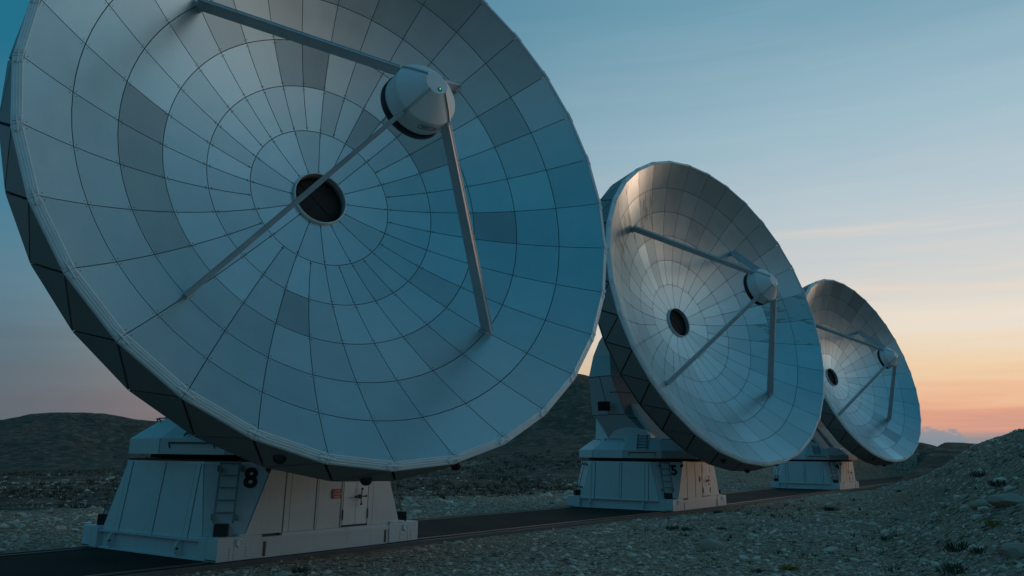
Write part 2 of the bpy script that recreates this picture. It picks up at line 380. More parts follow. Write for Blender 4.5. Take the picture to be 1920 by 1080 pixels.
def scatter(n, dmin, dmax, smin, smax, seed, accept, power=-.2):
    r = np.random.default_rng(seed)
    d = dmin*(dmax/dmin)**(r.uniform(0, 1, n)**1.0); a = r.uniform(math.radians(-36), math.radians(40), n)
    x, y = d*np.sin(a), d*np.cos(a); t = track_off(x, y); k = accept(x, y, t, d, r); x, y, d, t = x[k], y[k], d[k], t[k]
    s = smin*(smax/smin)**(r.uniform(0, 1, len(x))**3.2)
    s = s*(.55 + .02*d).clip(.7, 1.7)
    z = height(x, y) - s*.12
    return np.stack([x, y, z], -1), s
offtrack = lambda t: (np.abs(t + .3) > 3.25)
OV = np.array([(1,0,0),(-1,0,0),(0,1,0),(0,-1,0),(0,0,1),(0,0,-1)], float); OF = np.array([(0,2,4),(2,1,4),(1,3,4),(3,0,4),(2,0,5),(1,2,5),(3,1,5),(0,3,5)])
clump = lambda x, y, t, d, r: offtrack(t) & (t < 0) & (fbm(x, y, .8, 3, 44) + r.uniform(-.6, .9, len(x)) > -.05)
farband = lambda x, y, t, d, r: offtrack(t) & (t > 0) & ((t < 13 + 5*fbm(x, y, .05, 3, 5)) | (r.uniform(0, 1, len(x)) < .18))
P1, S1 = scatter(13000, 9, 62, .045, .15, 1, clump); P2, S2 = scatter(12000, 24, 95, .045, .18, 2, farband)
V1, F1 = stones(np.concatenate([P1, P2]), np.concatenate([S1, S2]), 5)
IV, IF = OV, OF
P3, S3 = scatter(175000, 9, 72, .012, .060, 12, lambda x, y, t, d, r: (offtrack(t) | ((np.abs(t + .3) > 2.7) & (r.uniform(0, 1, len(x)) < .25))) & (t < 0)); P4, S4 = scatter(70000, 24, 95, .015, .07, 13, farband)
V2, F2 = stones(np.concatenate([P3, P4]), np.concatenate([S3, S4]), 6)
tag(tri_obj('rubble', np.concatenate([V1, V2]), np.concatenate([F1, F2 + len(V1)]), STONE), 'pale broken limestone rubble covering the ground on both sides of the track', 'rubble', kind='stuff')
# ------------------------------------------------------------------ antenna dimensions
FL = 4.736; RB = [.745, 1.985, 3.192, 4.356, 5.458, 6.494, 7.5]
def par(r): return r*r/4/FL
def th(k): return (k - 17)*PI/16
def polar(r, k, s): a = th(k); return Vector((r*math.cos(a), r*math.sin(a), s))
_cache = {}
def panel_mesh(n, m):                                # sector starts at local angle 0
    key = (n, m.name)
    if key in _cache: return _cache[key]
    r0, r1 = RB[n-1], RB[n]; w = (2 if n == 1 else 1)*PI/16; g = .0095; na, nr = (4 if n == 1 else 3), 3
    r0 += g; r1 -= g if n < 6 else 0
    mb = MB(); top = []; bot = []
    for j in range(nr+1):
        r = r0 + (r1-r0)*j/nr; ga = g/r
        for i in range(na+1):
            a = ga + (w-2*ga)*i/na
            top.append((r*math.cos(a), r*math.sin(a), par(r))); bot.append((r*math.cos(a), r*math.sin(a), par(r)-.04))
    N = na+1
    mb.add(top, [(j*N+i, (j+1)*N+i, (j+1)*N+i+1, j*N+i+1) for j in range(nr) for i in range(na)], True)
    ring = [i for i in range(N)] + [j*N+na for j in range(1, nr+1)] + [nr*N+i for i in range(na-1, -1, -1)] + [j*N for j in range(nr-1, 0, -1)]
    vs = [top[i] for i in ring] + [bot[i] for i in ring]; n2 = len(ring)
    mb.add(vs, [(i, (i+1) % n2, (i+1) % n2 + n2, i+n2) for i in range(n2)])
    nf = len(mb.f)
    for fr in (.06, .94):
        for fa in (.05, .95):
            r = r0 + (r1-r0)*fr; a = w*fa if n > 1 else w*(.03 if fa < .5 else .97); q = .011; z = par(r) + .006
            c0, s0 = math.cos(a), math.sin(a); mb.add([((r+dr)*c0 - da*s0, (r+dr)*s0 + da*c0, z) for dr, da in ((-q, -q), (q, -q), (q, q), (-q, q))], [(0, 1, 2, 3)])
    me = bpy.data.meshes.new('mirror_panel'); me.from_pydata(mb.v, [], mb.f); me.polygons.foreach_set('use_smooth', mb.smooth); me.materials.append(m); me.materials.append(STEEL)
    for p_ in me.polygons[nf:]: p_.material_index = 1
    me.update()
    _cache[key] = me; return me
def get(key, fn):
    if key not in _cache: _cache[key] = fn()
    return _cache[key]
def backing():
    mb = MB()
    mb.lathe([(.70, par(.7)-.10)] + [(r, par(r)-.055) for r in np.linspace(.9, 7.45, 24)] + [(7.6, 2.80), (7.62, 2.2), (7.62, 1.72), (7.45, 1.60), (5.6, .45), (3.4, -.55), (2.4, -.75), (.68, -.75), (.66, par(.7)-.10)], 64)
    me = mb.mesh('backing_structure', DARK); me.materials.append(BACK)
    for p_ in me.polygons:
        c_ = p_.center; r_ = math.hypot(c_.x, c_.y)
        if c_.z > par(r_) - .12 and .95 < r_ < 7.42: p_.material_index = 1
    return me
RJ, SJ, RBk, SB = 7.665, 2.875, 7.69, 1.70
def inset(tri, g):
    c = sum(tri, Vector())/3; out = []
    n = (tri[1]-tri[0]).cross(tri[2]-tri[0]).normalized()
    if n.dot(Vector((c.x, c.y, 0))) < 0: n = -n
    L = []
    for i in range(3):
        a, b = tri[i], tri[(i+1) % 3]; e = (b-a).normalized(); inn = n.cross(e)
        if inn.dot(c-a) < 0: inn = -inn
        L.append((a+inn*g, e))
    for i in range(3):
        p, d = L[i-1]; q, e = L[i]; w = q - p; cr = d.cross(e)
        tt = w.cross(e).dot(cr)/cr.dot(cr); out.append(p + d*tt)
    return out, n
def skirt(up):
    k = 17
    t = [polar(RJ, k, SJ), polar(RJ, k+1, SJ), polar(RBk, k+.5, SB)] if up else [polar(RBk, k-.5, SB), polar(RBk, k+.5, SB), polar(RJ, k, SJ)]
    p, n = inset(t, .028); mb = MB(); mb.slab([q - n*.02 for q in p], n, .03); return mb.mesh('side_panel', SKIN)
def rear():
    k = 17; a, b, c, d = polar(RBk, k-.5, SB-.03), polar(RBk, k+.5, SB-.03), polar(2.6, k+.5, -.62), polar(2.6, k-.5, -.62)
    n = (b-a).cross(d-a).normalized(); n = n if n.z < 0 else -n
    mb = MB(); g = [(p*.988 + ((a+b+c+d)/4)*.012) for p in (a, b, c, d)]; mb.slab([p + n*.01 for p in g], n, .03); return mb.mesh('rear_panel', SKIN)
def rim():
    k = 17; mb = MB()
    prof = [(7.515, 2.90), (7.515, 3.000), (7.53, 3.012), (7.565, 2.990), (7.575, 3.000), (7.61, 2.972), (7.62, 2.980), (7.655, 2.948), (7.665, 2.952), (7.69, 2.925), (7.69, 2.865), (7.60, 2.865)]
    A = [polar(r, k, s) for r, s in prof]; B = [polar(r, k+1, s) for r, s in prof]; n = len(prof)
    d = (B[0]-A[0]).normalized()*.006; A = [p+d for p in A]; B = [p-d for p in B]
    mb.add(A+B, [(i, (i+1) % n, (i+1) % n+n, i+n) for i in range(n)] + [tuple(range(n))[::-1], tuple(range(n, 2*n))]); return mb.mesh('rim_segment', ALU)
def clip():
    mb = MB(); k = 17
    for s_ in (-1, 1):
        a = polar(7.53, k + s_*.07, 3.016); b = polar(7.665, k + s_*.07, 2.962); mb.bar(a, b, .08, .010, side=(0, 1, 0))
    mb.bar(polar(7.60, k-.12, 2.998), polar(7.60, k+.12, 2.998), .03, .010, side=(1, 0, 0))
    return mb.mesh('rim_clip', WHITE2)
def subr():
    mb = MB()
    mb.lathe([(.0, 4.86), (.74, 4.86)], 56); mb.lathe([(.74, 4.86), (.775, 4.93)], 56); mb.lathe([(.775, 4.93), (.775, 5.385)], 56)
    mb.lathe([(.775, 5.385), (.762, 5.405)], 56); mb.lathe([(.762, 5.405), (.62, 5.54), (.43, 5.70), (.27, 5.835)], 56); mb.lathe([(.27, 5.835), (.0, 5.84)], 56)
    return mb.mesh('subreflector_housing', WHITE2)
def sub_mirror():
    return MB().lathe([(0, 4.62), (.45, 4.66), (.79, 4.74), (.80, 4.76), (.80, 4.92), (.70, 4.94), (0, 4.94)], 56).mesh('secondary_mirror', BLACK)
def fin():
    mb = MB(); mb.slab([(.775, -.02, 5.06), (.775, -.02, 5.40), (.62, -.02, 5.555), (.27, -.02, 5.84), (.29, -.02, 5.862), (.638, -.02, 5.578), (.798, -.02, 5.415), (.798, -.02, 5.10)], (0, 1, 0), .04); return mb.mesh('housing_fin', LEGM)
def leg():
    a_in = Vector((5.36, 0, par(5.36)-.02)); b_in = Vector((.70, 0, 5.13)); d = (b_in-a_in).normalized(); nn = Vector((-d.z, 0, d.x)); nn = nn if nn.x*1 + nn.z > 0 else -nn
    wa, wb, ta, tb = .30, .24, .10, .075
    mb = MB(); vs = []
    for p, w, t in ((a_in, wa, ta), (b_in, wb, tb)):
        for h_, q in ((0, t*.35), (.12, t*.5), (.88, t*.5), (1, t*.35)):
            vs.append(p + nn*w*h_ + Vector((0, q, 0)))
        for h_, q in ((1, t*.35), (.88, t*.5), (.12, t*.5), (0, t*.35)):
            vs.append(p + nn*w*h_ - Vector((0, q, 0)))
    mb.add(vs, [(i, (i+1) % 8, (i+1) % 8+8, i+8) for i in range(8)] + [tuple(range(8))[::-1], tuple(range(8, 16))])
    for s_ in (-1, 1):
        mb.bar(a_in + nn*(wa+.0) + Vector((0, s_*.055, 0)), b_in + nn*(wb+.0) + Vector((0, s_*.042, 0)), .018, .018)
    mb.box((5.30, -.09, par(5.3)-.01), (5.80, .09, par(5.45)+.045))
    return mb.mesh('feed_leg', LEGM)
def hubring():
    return MB().lathe([(.722, .0), (.722, .12), (.735, .13), (.752, .12), (.752, .01)], 64).mesh('hub_ring', ALU)
def hubwall():
    mb = MB().lathe([(.720, .10), (.710, -.25), (.710, -.30)], 64); return mb.mesh('hub_sleeve', GREY)
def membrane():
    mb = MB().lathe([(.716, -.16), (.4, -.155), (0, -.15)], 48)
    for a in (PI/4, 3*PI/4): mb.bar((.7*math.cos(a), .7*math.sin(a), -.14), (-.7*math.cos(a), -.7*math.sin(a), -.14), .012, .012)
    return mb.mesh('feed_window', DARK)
def dome_bump():
    mb = MB().lathe([(.012, .13), (.06, .12), (.10, .095), (.125, .05), (.13, 0.0), (.13, -.05)], 20); return mb.mesh('vent_dome', BLACK)
def Rz(a): return Matrix.Rotation(a, 4, 'Z')
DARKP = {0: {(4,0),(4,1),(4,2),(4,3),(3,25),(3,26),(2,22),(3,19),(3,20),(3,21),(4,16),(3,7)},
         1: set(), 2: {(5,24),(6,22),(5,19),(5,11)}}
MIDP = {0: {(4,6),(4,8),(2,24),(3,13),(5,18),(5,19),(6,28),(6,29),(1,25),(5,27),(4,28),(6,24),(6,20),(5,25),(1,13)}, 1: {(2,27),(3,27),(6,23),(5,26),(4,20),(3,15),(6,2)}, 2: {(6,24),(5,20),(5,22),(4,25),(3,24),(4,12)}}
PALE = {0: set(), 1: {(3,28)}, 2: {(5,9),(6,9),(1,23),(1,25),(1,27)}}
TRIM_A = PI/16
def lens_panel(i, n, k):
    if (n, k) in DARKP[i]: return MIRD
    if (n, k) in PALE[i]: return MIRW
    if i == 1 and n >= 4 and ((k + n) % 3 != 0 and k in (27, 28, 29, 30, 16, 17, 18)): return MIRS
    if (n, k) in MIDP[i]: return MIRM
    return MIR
def antenna(i):
    number = ['8', '5', '4'][i]
    bx, by = BASES[i]
    DC = [(-6.030, 22.893), (8.046, 43.070), (27.220, 71.307)][i]
    AZ = .6387 + (0, .0111, .0032)[i]; EL = .2183 + (0, -.0009, .0207)[i]
    root = bpy.data.objects.new('radio_telescope', None); C.objects.link(root)
    root.matrix_world = Matrix.Translation((bx, by, 0)) @ Rz(PSI); inv = (Matrix.Translation((bx, by, 0)) @ Rz(PSI)).inverted()
    tag(root, ['huge nearest radio dish on a base numbered 8, its rim cut off by the top',
               'middle radio dish on a base numbered 5, standing between the nearest and the farthest dish',
               'farthest and smallest radio dish, on a base numbered 4, beside the orange horizon'][i], 'radio telescope', 'radio telescopes in a row along the paved track')
    # ---- reflector
    a = Vector((math.sin(AZ)*math.cos(EL), -math.cos(AZ)*math.cos(EL), math.sin(EL))); rt = Vector((math.cos(AZ), math.sin(AZ), 0)); up = a.cross(rt)
    V = Vector((DC[0], DC[1], 8.3143)) + a*2.4365
    refl = link('reflector', get('backing', backing), root, inv @ frame3(V, rt, up, a))
    for n in range(1, 7):
        for k in (range(1, 33, 2) if n == 1 else range(32)):
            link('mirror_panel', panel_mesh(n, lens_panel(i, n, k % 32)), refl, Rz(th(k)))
    for k in range(32):
        link('rim_segment', get('rim', rim), refl, Rz(th(k))); link('rim_clip', get('clip', clip), refl, Rz(th(k)))
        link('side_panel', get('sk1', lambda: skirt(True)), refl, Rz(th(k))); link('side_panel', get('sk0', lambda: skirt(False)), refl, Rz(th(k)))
        link('rear_panel', get('rear', rear), refl, Rz(th(k)))
    link('hub_ring', get('hub', hubring), refl); link('hub_sleeve', get('hubw', hubwall), refl); link('feed_window', get('mem', membrane), refl)
    for k, s_, r_ in ((7.5, 2.45, 7.66), (8.9, 2.05, 7.68), (10.45, 2.05, 7.68)):
        p = polar(r_, k, s_); rad = Vector((p.x, p.y, 0)).normalized()
        zz = rad; xx = Vector((0, 0, 1)); yy = zz.cross(xx)
        link('vent_dome', get('dome', dome_bump), refl, frame3(p, xx, yy, zz))
    # ---- feed support
    M0 = inv @ frame3(V, rt, up, a)
    for k in (5, 13, 21, 29): link('feed_leg', get('leg', leg), root, M0 @ Rz(th(k)))
    sub = link('subreflector_housing', get('sub', subr), root, M0)
    link('secondary_mirror', get('subm', sub_mirror), sub)
    for k in (5, 13, 21, 29): link('housing_fin', get('fin', fin), sub, Rz(th(k)))
    mb = MB().tube((0, 0, 0), (0, 0, .02), .042, 14); o = link('light_socket', get('lsock', lambda: mb.mesh('light_socket', BLACK)), sub, Matrix.Translation((.05, -.15, 5.835)))
    mb2 = MB().tube((0, 0, 0), (0, 0, .03), .011, 10); link('status_light', get('led', lambda: mb2.mesh('status_light', LED)), sub, Matrix.Translation((.05, -.15, 5.84)))
    # small framed notice on the drum (between the two lower legs)
    def lab():
        mb = MB(); R0 = .777
        def P(aa, z): return Vector((R0*math.cos(aa), R0*math.sin(aa), z))
        def bar(a0, z0, a1, z1, w=.006):
            N = 6
            for q in range(N):
                u0, u1 = q/N, (q+1)/N
                mb.bar(P(a0+(a1-a0)*u0, z0+(z1-z0)*u0), P(a0+(a1-a0)*u1, z0+(z1-z0)*u1), w, w)
        a0, a1 = th(8.1), th(10.3)
        for s in ((a0, 5.13, a1, 5.13), (a0, 5.27, a1, 5.27), (a0, 5.13, a0, 5.27), (a1, 5.13, a1, 5.27)): bar(*s)
        bar(a0+.05, 5.225, a1-.08, 5.225, .010); bar(a0+.08, 5.18, a1-.12, 5.18, .008)
        return mb.mesh('notice_plate', BLACK)
    link('notice_plate', get('lab', lab), sub)
    def tri():
        R0 = .778; P = lambda aa, z: Vector((R0*math.cos(aa), R0*math.sin(aa), z)); a1 = th(10.4)
        mb = MB(); mb.slab([P(a1, 5.13), P(a1+.16, 5.13), P(a1+.08, 5.27)], P(a1+.08, 0), .004); return mb.mesh('warning_triangle', YEL)
    link('warning_triangle', get('tri', tri), sub)
    # ---- receiver cabin behind the dish
    def cab():
        mb = MB(); pts = [(-1.5, -1.0), (-1.0, -1.5), (1.0, -1.5), (1.5, -1.0), (1.5, 1.0), (1.0, 1.5), (-1.0, 1.5), (-1.5, 1.0)]
        mb.slab([(x, y, -3.6) for x, y in pts], (0, 0, 1), 2.9); return mb.mesh('receiver_cabin', GREY)
    link('receiver_cabin', get('cab', cab), root, M0)
    # ---- yoke in a frame: u (right), v (towards pointing), w up
    fw = Vector((math.sin(AZ), -math.cos(AZ), 0)); MY = inv @ frame3(Vector((DC[0], DC[1], 0)), rt, fw*-1, Vector((0, 0, 1)))   # local y = -v
    def yoke():
        mb = MB(); rows = [(3.15, 1.62, -1.1, 1.66), (3.33, 1.7, -1.05, 1.54), (4.31, 2.2, -1.62, .62), (6.22, 2.4, -1.63, -.06), (7.4, 1.6, -2.1, -.88)]
        vs = []
        for w, u, vb, vf in rows: vs += [(-u, -vb, w), (-u, -vf, w), (u, -vf, w), (u, -vb, w)]
        fs = [(j*4+q, j*4+(q+1) % 4, (j+1)*4+(q+1) % 4, (j+1)*4+q) for j in range(len(rows)-1) for q in range(4)] + [(0, 3, 2, 1), tuple(range(len(vs)-4, len(vs)))]
        mb.add(vs, fs)
        return mb.mesh('yoke', GREY)
    yk = link('yoke', get('yoke', yoke), root, MY)
    def fork(s_):
        def f():
            mb = MB(); u0, u1 = 1.60, 1.0
            vs = []
            for w, ua, ub, vb, vf in ((7.4, .75, 1.6, -2.1, -.88), (8.1, .95, 1.75, -1.5, -.55), (8.9, 1.05, 1.75, -.7, .1), (9.15, 1.1, 1.7, -.5, -.1)):
                vs += [(s_*ua, -vb, w), (s_*ua, -vf, w), (s_*ub, -vf, w), (s_*ub, -vb, w)]
            mb.add(vs, [(j*4+q, j*4+(q+1) % 4, (j+1)*4+(q+1) % 4, (j+1)*4+q) for j in range(3) for q in range(4)] + [(0, 3, 2, 1), (12, 13, 14, 15)])
            return mb.mesh('fork_arm', WHITE)
        return f
    for s_ in (-1, 1): link('fork_arm', get('fork%d' % s_, fork(s_)), yk)
    def brace(s_):
        def f():
            mb = MB(); vs = []
            for w, ua, ub, vf, tk in ((4.85, .25, 1.55, .52, .25), (3.18, .35, 1.45, 1.85, .35)):
                vs += [(s_*ua, -vf, w), (s_*ub, -vf, w), (s_*ub, -vf+tk+.6, w), (s_*ua, -vf+tk+.6, w)]
            mb.add(vs, [(0,1,5,4), (1,2,6,5), (2,3,7,6), (3,0,4,7), (3,2,1,0), (4,5,6,7)]); return mb.mesh('yoke_brace', WHITE)
        return f
    for s_ in (-1, 1): link('yoke_brace', get('brace%d' % s_, brace(s_)), yk)
    def seam():
        mb = MB()
        # welded seams of the side faces
        for s_ in (-1, 1):
            mb.bar((s_*2.405, 1.63, 6.22), (s_*2.405, .06, 6.22), .03, .03); mb.bar((s_*2.205, 1.62, 4.31), (s_*2.205, -.62, 4.31), .03, .03)
            mb.bar((s_*2.402, .85, 6.2), (s_*2.203, .45, 4.33), .025, .025)
        mb.bar((-2.35, .0, 5.4), (2.35, .0, 5.4), .03, .5); mb.bar((-2.1, -.75, 4.15), (2.1, -.75, 4.15), .03, .12)
        return mb.mesh('weld_seam', STEEL)
    link('weld_seam', get('seam', seam), yk)
    def gus():
        mb = MB(); mb.slab([(-2.25, 1.25, 4.15), (-2.25, .45, 3.2), (-2.25, 1.35, 2.75)], (-1, 0, 0), .06); return mb.mesh('rear_gusset', WHITE2)
    link('rear_gusset', get('gus', gus), yk)
    def flood():
        mb = MB(); mb.box((-.12, -.20, -.14), (.10, .20, .14)); mb.box((-.16, -.24, -.18), (-.12, .24, .18)); mb.bar((.1, 0, 0), (.35, 0, -.12), .05); return mb.mesh('floodlight', BLACK)
    fl = link('floodlight', get('flood', flood), yk, Matrix.Translation((-2.66, .30, 4.75)) @ Matrix.Scale(1.25, 4) @ Matrix.Rotation(math.radians(38), 4, 'Z') @ Matrix.Rotation(math.radians(-18), 4, 'Y'))
    def fglass():
        mb = MB(); mb.box((-.172, -.20, -.14), (-.161, .20, .14)); return mb.mesh('lamp_glass', GLASSY)
    # ---- deck: twelve sided skirt on the azimuth bearing
    def deck():
        mb = MB(); R = 3.42; rows = [(3.36, 2.24), (R, 2.24), (R, 2.60), (2.72, 3.08), (2.45, 3.18), (0.0, 3.18)]
        vs = []; n = 12
        for r, z in rows: vs += [(r*math.cos(2*PI*(q+.5)/n), r*math.sin(2*PI*(q+.5)/n), z) for q in range(n)]
        mb.add(vs, [(j*n+q, j*n+(q+1) % n, (j+1)*n+(q+1) % n, (j+1)*n+q) for j in range(len(rows)-2) for q in range(n)] + [tuple(range((len(rows)-2)*n, (len(rows)-1)*n)), tuple(range(n))[::-1]])
        return mb.mesh('turntable', WHITE)
    Mdk = inv @ Matrix.Translation(((bx+DC[0])/2, (by+DC[1])/2, 0)) @ Rz(AZ + math.radians(8))
    dk = link('turntable', get('deck', deck), root, Mdk)
    def ap(rad, ang, z): return Vector((rad*math.cos(ang), rad*math.sin(ang), z))
    for q in range(12):
        def grab():
            mb = MB(); c = math.cos(PI/12)
            p0 = ap(2.80*c, 0, 3.05) + Vector((.07, -.55, .06)); p1 = ap(2.80*c, 0, 3.05) + Vector((.07, .55, .06))
            mb.tube(p0, p1, .018, 6); mb.tube(p0, p0 - Vector((.06, 0, .09)), .015, 6); mb.tube(p1, p1 - Vector((.06, 0, .09)), .015, 6)
            return mb.mesh('grab_rail', STEEL)
        if q % 12 not in (7,): link('grab_rail', get('grab', grab), dk, Rz(2*PI*q/12))
        def wseam():
            mb = MB(); R = 3.424; mb.bar((R*math.cos(PI/12), R*math.sin(PI/12), 2.25), (R*math.cos(PI/12), R*math.sin(PI/12), 2.6), .012); return mb.mesh('corner_joint', GREY)
        link('corner_joint', get('wseam', wseam), dk, Rz(2*PI*q/12))
    def dladder():
        mb = MB(); c = math.cos(PI/12); A0 = Vector((3.42*c+.03, 0, 2.66)); A1 = Vector((2.5*c, 0, 3.34))
        for y_ in (-.22, .22): mb.bar(A0 + Vector((0, y_, 0)), A1 + Vector((0, y_, 0)), .035)
        for q in range(5): p = A0.lerp(A1, (q+.4)/5); mb.tube(p + Vector((0, -.22, 0)), p + Vector((0, .22, 0)), .018, 6)
        return mb.mesh('deck_ladder', STEEL)
    link('deck_ladder', get('dlad', dladder), dk, Rz(2*PI*7/12))
    def wrail():
        mb = MB(); c = math.cos(PI/12); p0 = Vector((3.42*c+.06, -.6, 2.5)); p1 = Vector((3.42*c+.06, .6, 2.5)); mb.tube(p0, p1, .02, 6)
        for p in (p0, p1): mb.tube(p, p + Vector((-.06, 0, -.12)), .015, 6)
        return mb.mesh('wall_rail', STEEL)
    link('wall_rail', get('wrail', wrail), dk, Rz(2*PI*7/12))
    def hump():
        mb = MB(); n = 20; prof = [(1.05*math.cos(a_), .55*math.sin(a_)) for a_ in np.linspace(0, PI, n)]
        for d0, d1, sc in ((0, 1.0, 1), ):
            vs = [(x, 0, z) for x, z in prof] + [(x*.95, 1.0, z*.9) for x, z in prof]
            mb.add(vs, [tuple(range(n)), tuple(range(n, 2*n))[::-1], (0, n, 2*n-1, n-1)]); mb.add(vs, [(q, q+1, q+1+n, q+n) for q in range(n-1)], True)
        return mb.mesh('bearing_cover', WHITE)
    hp = link('bearing_cover', get('hump', hump), dk, Rz(math.radians(-128) - AZ) @ Matrix.Translation((0, 0, 0)) @ frame3(Vector((2.35, 0, 3.12)), Vector((0, 1, 0)), Vector((-1, 0, 0)), Vector((0, 0, 1))))
    def elbow():
        mb = MB(); mb.tube((-.35, -.02, .12), (-.35, -.14, .28), .07, 10); mb.tube((-.35, -.13, .27), (-.35, -.26, .18), .075, 10); mb.tube((-.35, -.02, .0), (-.35, -.02, .16), .03, 8); return mb.mesh('vent_elbow', STEEL)
    link('vent_elbow', get('elbow', elbow), dk, hp.matrix_local.copy())
    # ---- pedestal base, local x along the track, local y across it
    def core():
        mb = MB(); a1b, a2b, a1t, a2t = 3.20, 2.53, 3.02, 2.56; cb, ct, z0, z1 = .60, 1.10, .05, 2.05
        def octo(a1, a2, c, z): return [(-a1, -a2+c, z), (-a1+c, -a2, z), (a1-c, -a2, z), (a1, -a2+c, z), (a1, a2-c, z), (a1-c, a2, z), (-a1+c, a2, z), (-a1, a2-c, z)]
        A, B = octo(a1b, a2b, cb, z0), octo(a1t, a2t, ct, z1)
        mb.add(A+B, [(q, (q+1) % 8, (q+1) % 8+8, q+8) for q in range(8)] + [tuple(range(8))[::-1], tuple(range(8, 16))]); return mb.mesh('pedestal', STEEL)
    base = link('pedestal', get('core', core), root)
    ab, at_, zb, zt = (3.24, 2.57), (3.05, 2.60), .42, 2.07
    def lerp(a_, b_, t_): return a_ + (b_-a_)*t_
    def face_panel(face, s0, s1, proud=.0):
        """vertical cladding strip on face A (x=-) or B (y=-); s along the face, clipped to the chamfer lines"""
        cbt, ctt = .60, 1.10
        if face == 'A': hb_, ht_ = ab[1]-cbt, at_[1]-ctt
        else: hb_, ht_ = ab[0]-cbt, at_[0]-ctt
        z0, z1 = (zb if face == 'A' else .505), zt
        def half(z): return lerp(hb_, ht_, (z-zb)/(zt-zb))
        def P(s, z):
            t_ = (z-zb)/(zt-zb)
            return Vector((-lerp(ab[0], at_[0], t_)-proud, s, z)) if face == 'A' else Vector((s, -lerp(ab[1], at_[1], t_)-proud, z))
        g = .008; a_, b_ = s0+g, s1-g; poly = []
        # bottom edge
        lo, hi = max(a_, -half(z0)), min(b_, half(z0))
        poly += [P(lo, z0), P(hi, z0)]
        def zcross(s): return lerp(zb, zt, (hb_-abs(s))/(hb_-ht_))
        if b_ > half(z1):
            zc = zcross(b_) if b_ < half(z0) else z0
            if zc > z0+1e-4: poly.append(P(b_, zc))
            if a_ < half(z1): poly.append(P(half(z1), z1))
        else: poly.append(P(b_, z1))
        if a_ < -half(z1):
            if b_ > -half(z1): poly.append(P(-half(z1), z1))
            zc = zcross(a_) if a_ > -half(z0) else z0
            if zc > z0+1e-4: poly.append(P(a_, zc))
        elif a_ < half(z1): poly.append(P(a_, z1))
        else:
            zc = zcross(a_); poly.append(P(a_, zc))
        return poly
    def clad(face, s0, s1, proud):
        poly = face_panel(face, s0, s1, proud); mb = MB(); nrm = (-1, 0, .1) if face == 'A' else (0, -1, 0)
        mb.slab(poly, nrm, .03); return mb.mesh('cladding_panel', WHITE)
    seamsA = [(-2.2, -1.46, .0), (-1.45, -1.27, .012), (-1.26, -.11, .0), (-.10, .0, .014), (.01, 1.26, 0), (1.27, 1.45, .012), (1.46, 2.2, 0)]
    for j, (s0, s1, pr) in enumerate(seamsA):
        o = link('cladding_panel', get('cA%d' % j, lambda: clad('A', s0, s1, pr)), base)
        link('cladding_panel', get('cA%d' % j, None), base, Rz(PI))
    seamsB = [(-2.8, -1.54, 0), (-1.53, -1.36, .012), (-1.35, -.54, 0), (-.53, -.47, .012), (-.46, .33, 0), (1.32, 1.51, .012), (1.52, 2.8, 0)]
    for j, (s0, s1, pr) in enumerate(seamsB):
        link('cladding_panel', get('cB%d' % j, lambda: clad('B', s0, s1, pr)), base)
        link('cladding_panel', get('cB%d' % j, None), base, Rz(PI))
    # double door
    def door(s0, s1):
        poly = face_panel('B', s0, s1, .012); mb = MB(); mb.slab(poly, (0, -1, 0), .03); return mb.mesh('door', WHITE2)
    d1 = link('door', get('door1', lambda: door(.41, .87)), root); d2 = link('door', get('door2', lambda: door(.87, 1.31)), root)
    link('cladding_panel', get('cBd', lambda: clad('B', .34, .40, .012)), base); link('cladding_panel', get('cBd2', lambda: clad('B', .41, 1.31, .0)), base, Rz(PI))
    def wheel():
        mb = MB(); c = Vector((.97, -2.70, 1.23)); mb.tube(c + Vector((0, .1, 0)), c, .05, 12)
        for a_ in (.30, 1.37, PI+.0, -PI/2+.1):
            if a_ == PI: pass
            e = c + Vector((math.cos(a_ if a_ != .30 else 0.02), 0, math.sin(a_ if a_ != .30 else 0.02)))*.19
            mb.tube(c, e, .013, 8); mb.tube(e - Vector((0, .02, 0)), e + Vector((0, .02, 0)), .028, 8)
        return mb.mesh('handwheel', BLACK)
    link('handwheel', get('wheel', wheel), d2)
    for s_, z_ in ((.405, .80), (1.315, .80), (.405, 1.78), (1.315, 1.78)):
        hg = get('hinge%.2f%.2f' % (s_, z_), lambda: MB().tube((s_, -2.63, z_-.12), (s_, -2.63, z_+.12), .018, 8).mesh('hinge', STEEL)); link('hinge', hg, d1 if s_ < .8 else d2)
    link('door_sill', get('sill', lambda: MB().box((.38, -2.62, .49), (1.33, -2.56, .55)).mesh('door_sill', BLACK)), root)
    # red danger notice
    sg = link('danger_sign', get('sign', lambda: MB().box((.0, -2.645, 1.205), (.315, -2.628, 1.435)).mesh('danger_sign', RED)), root)
    tx = get('danger', lambda: text_mesh('DANGER', .075, CREAM, .002)); link('sign_lettering', tx, sg, frame3((.158, -2.648, 1.315), (1, 0, 0), (0, 0, 1), (0, -1, 0)))
    def rules():
        mb = MB()
        for z_, w_ in ((1.405, .11), (1.385, .15), (1.258, .2), (1.24, .16), (1.222, .18)): mb.box((.158-w_/2, -2.6485, z_-.003), (.158+w_/2, -2.6455, z_+.003))
        return mb.mesh('sign_small_print', CREAM)
    link('sign_small_print', get('rules', rules), sg)
    # top plate
    def top():
        mb = MB(); a1, a2, c = 3.07, 2.62, 1.10; oc = [(-a1, -a2+c), (-a1+c, -a2), (a1-c, -a2), (a1, -a2+c), (a1, a2-c), (a1-c, a2), (-a1+c, a2), (-a1, a2-c)]
        mb.slab([(x, y, 2.085) for x, y in oc], (0, 0, 1), .045); return mb.mesh('top_plate', BLACK)
    link('top_plate', get('top', top), root)
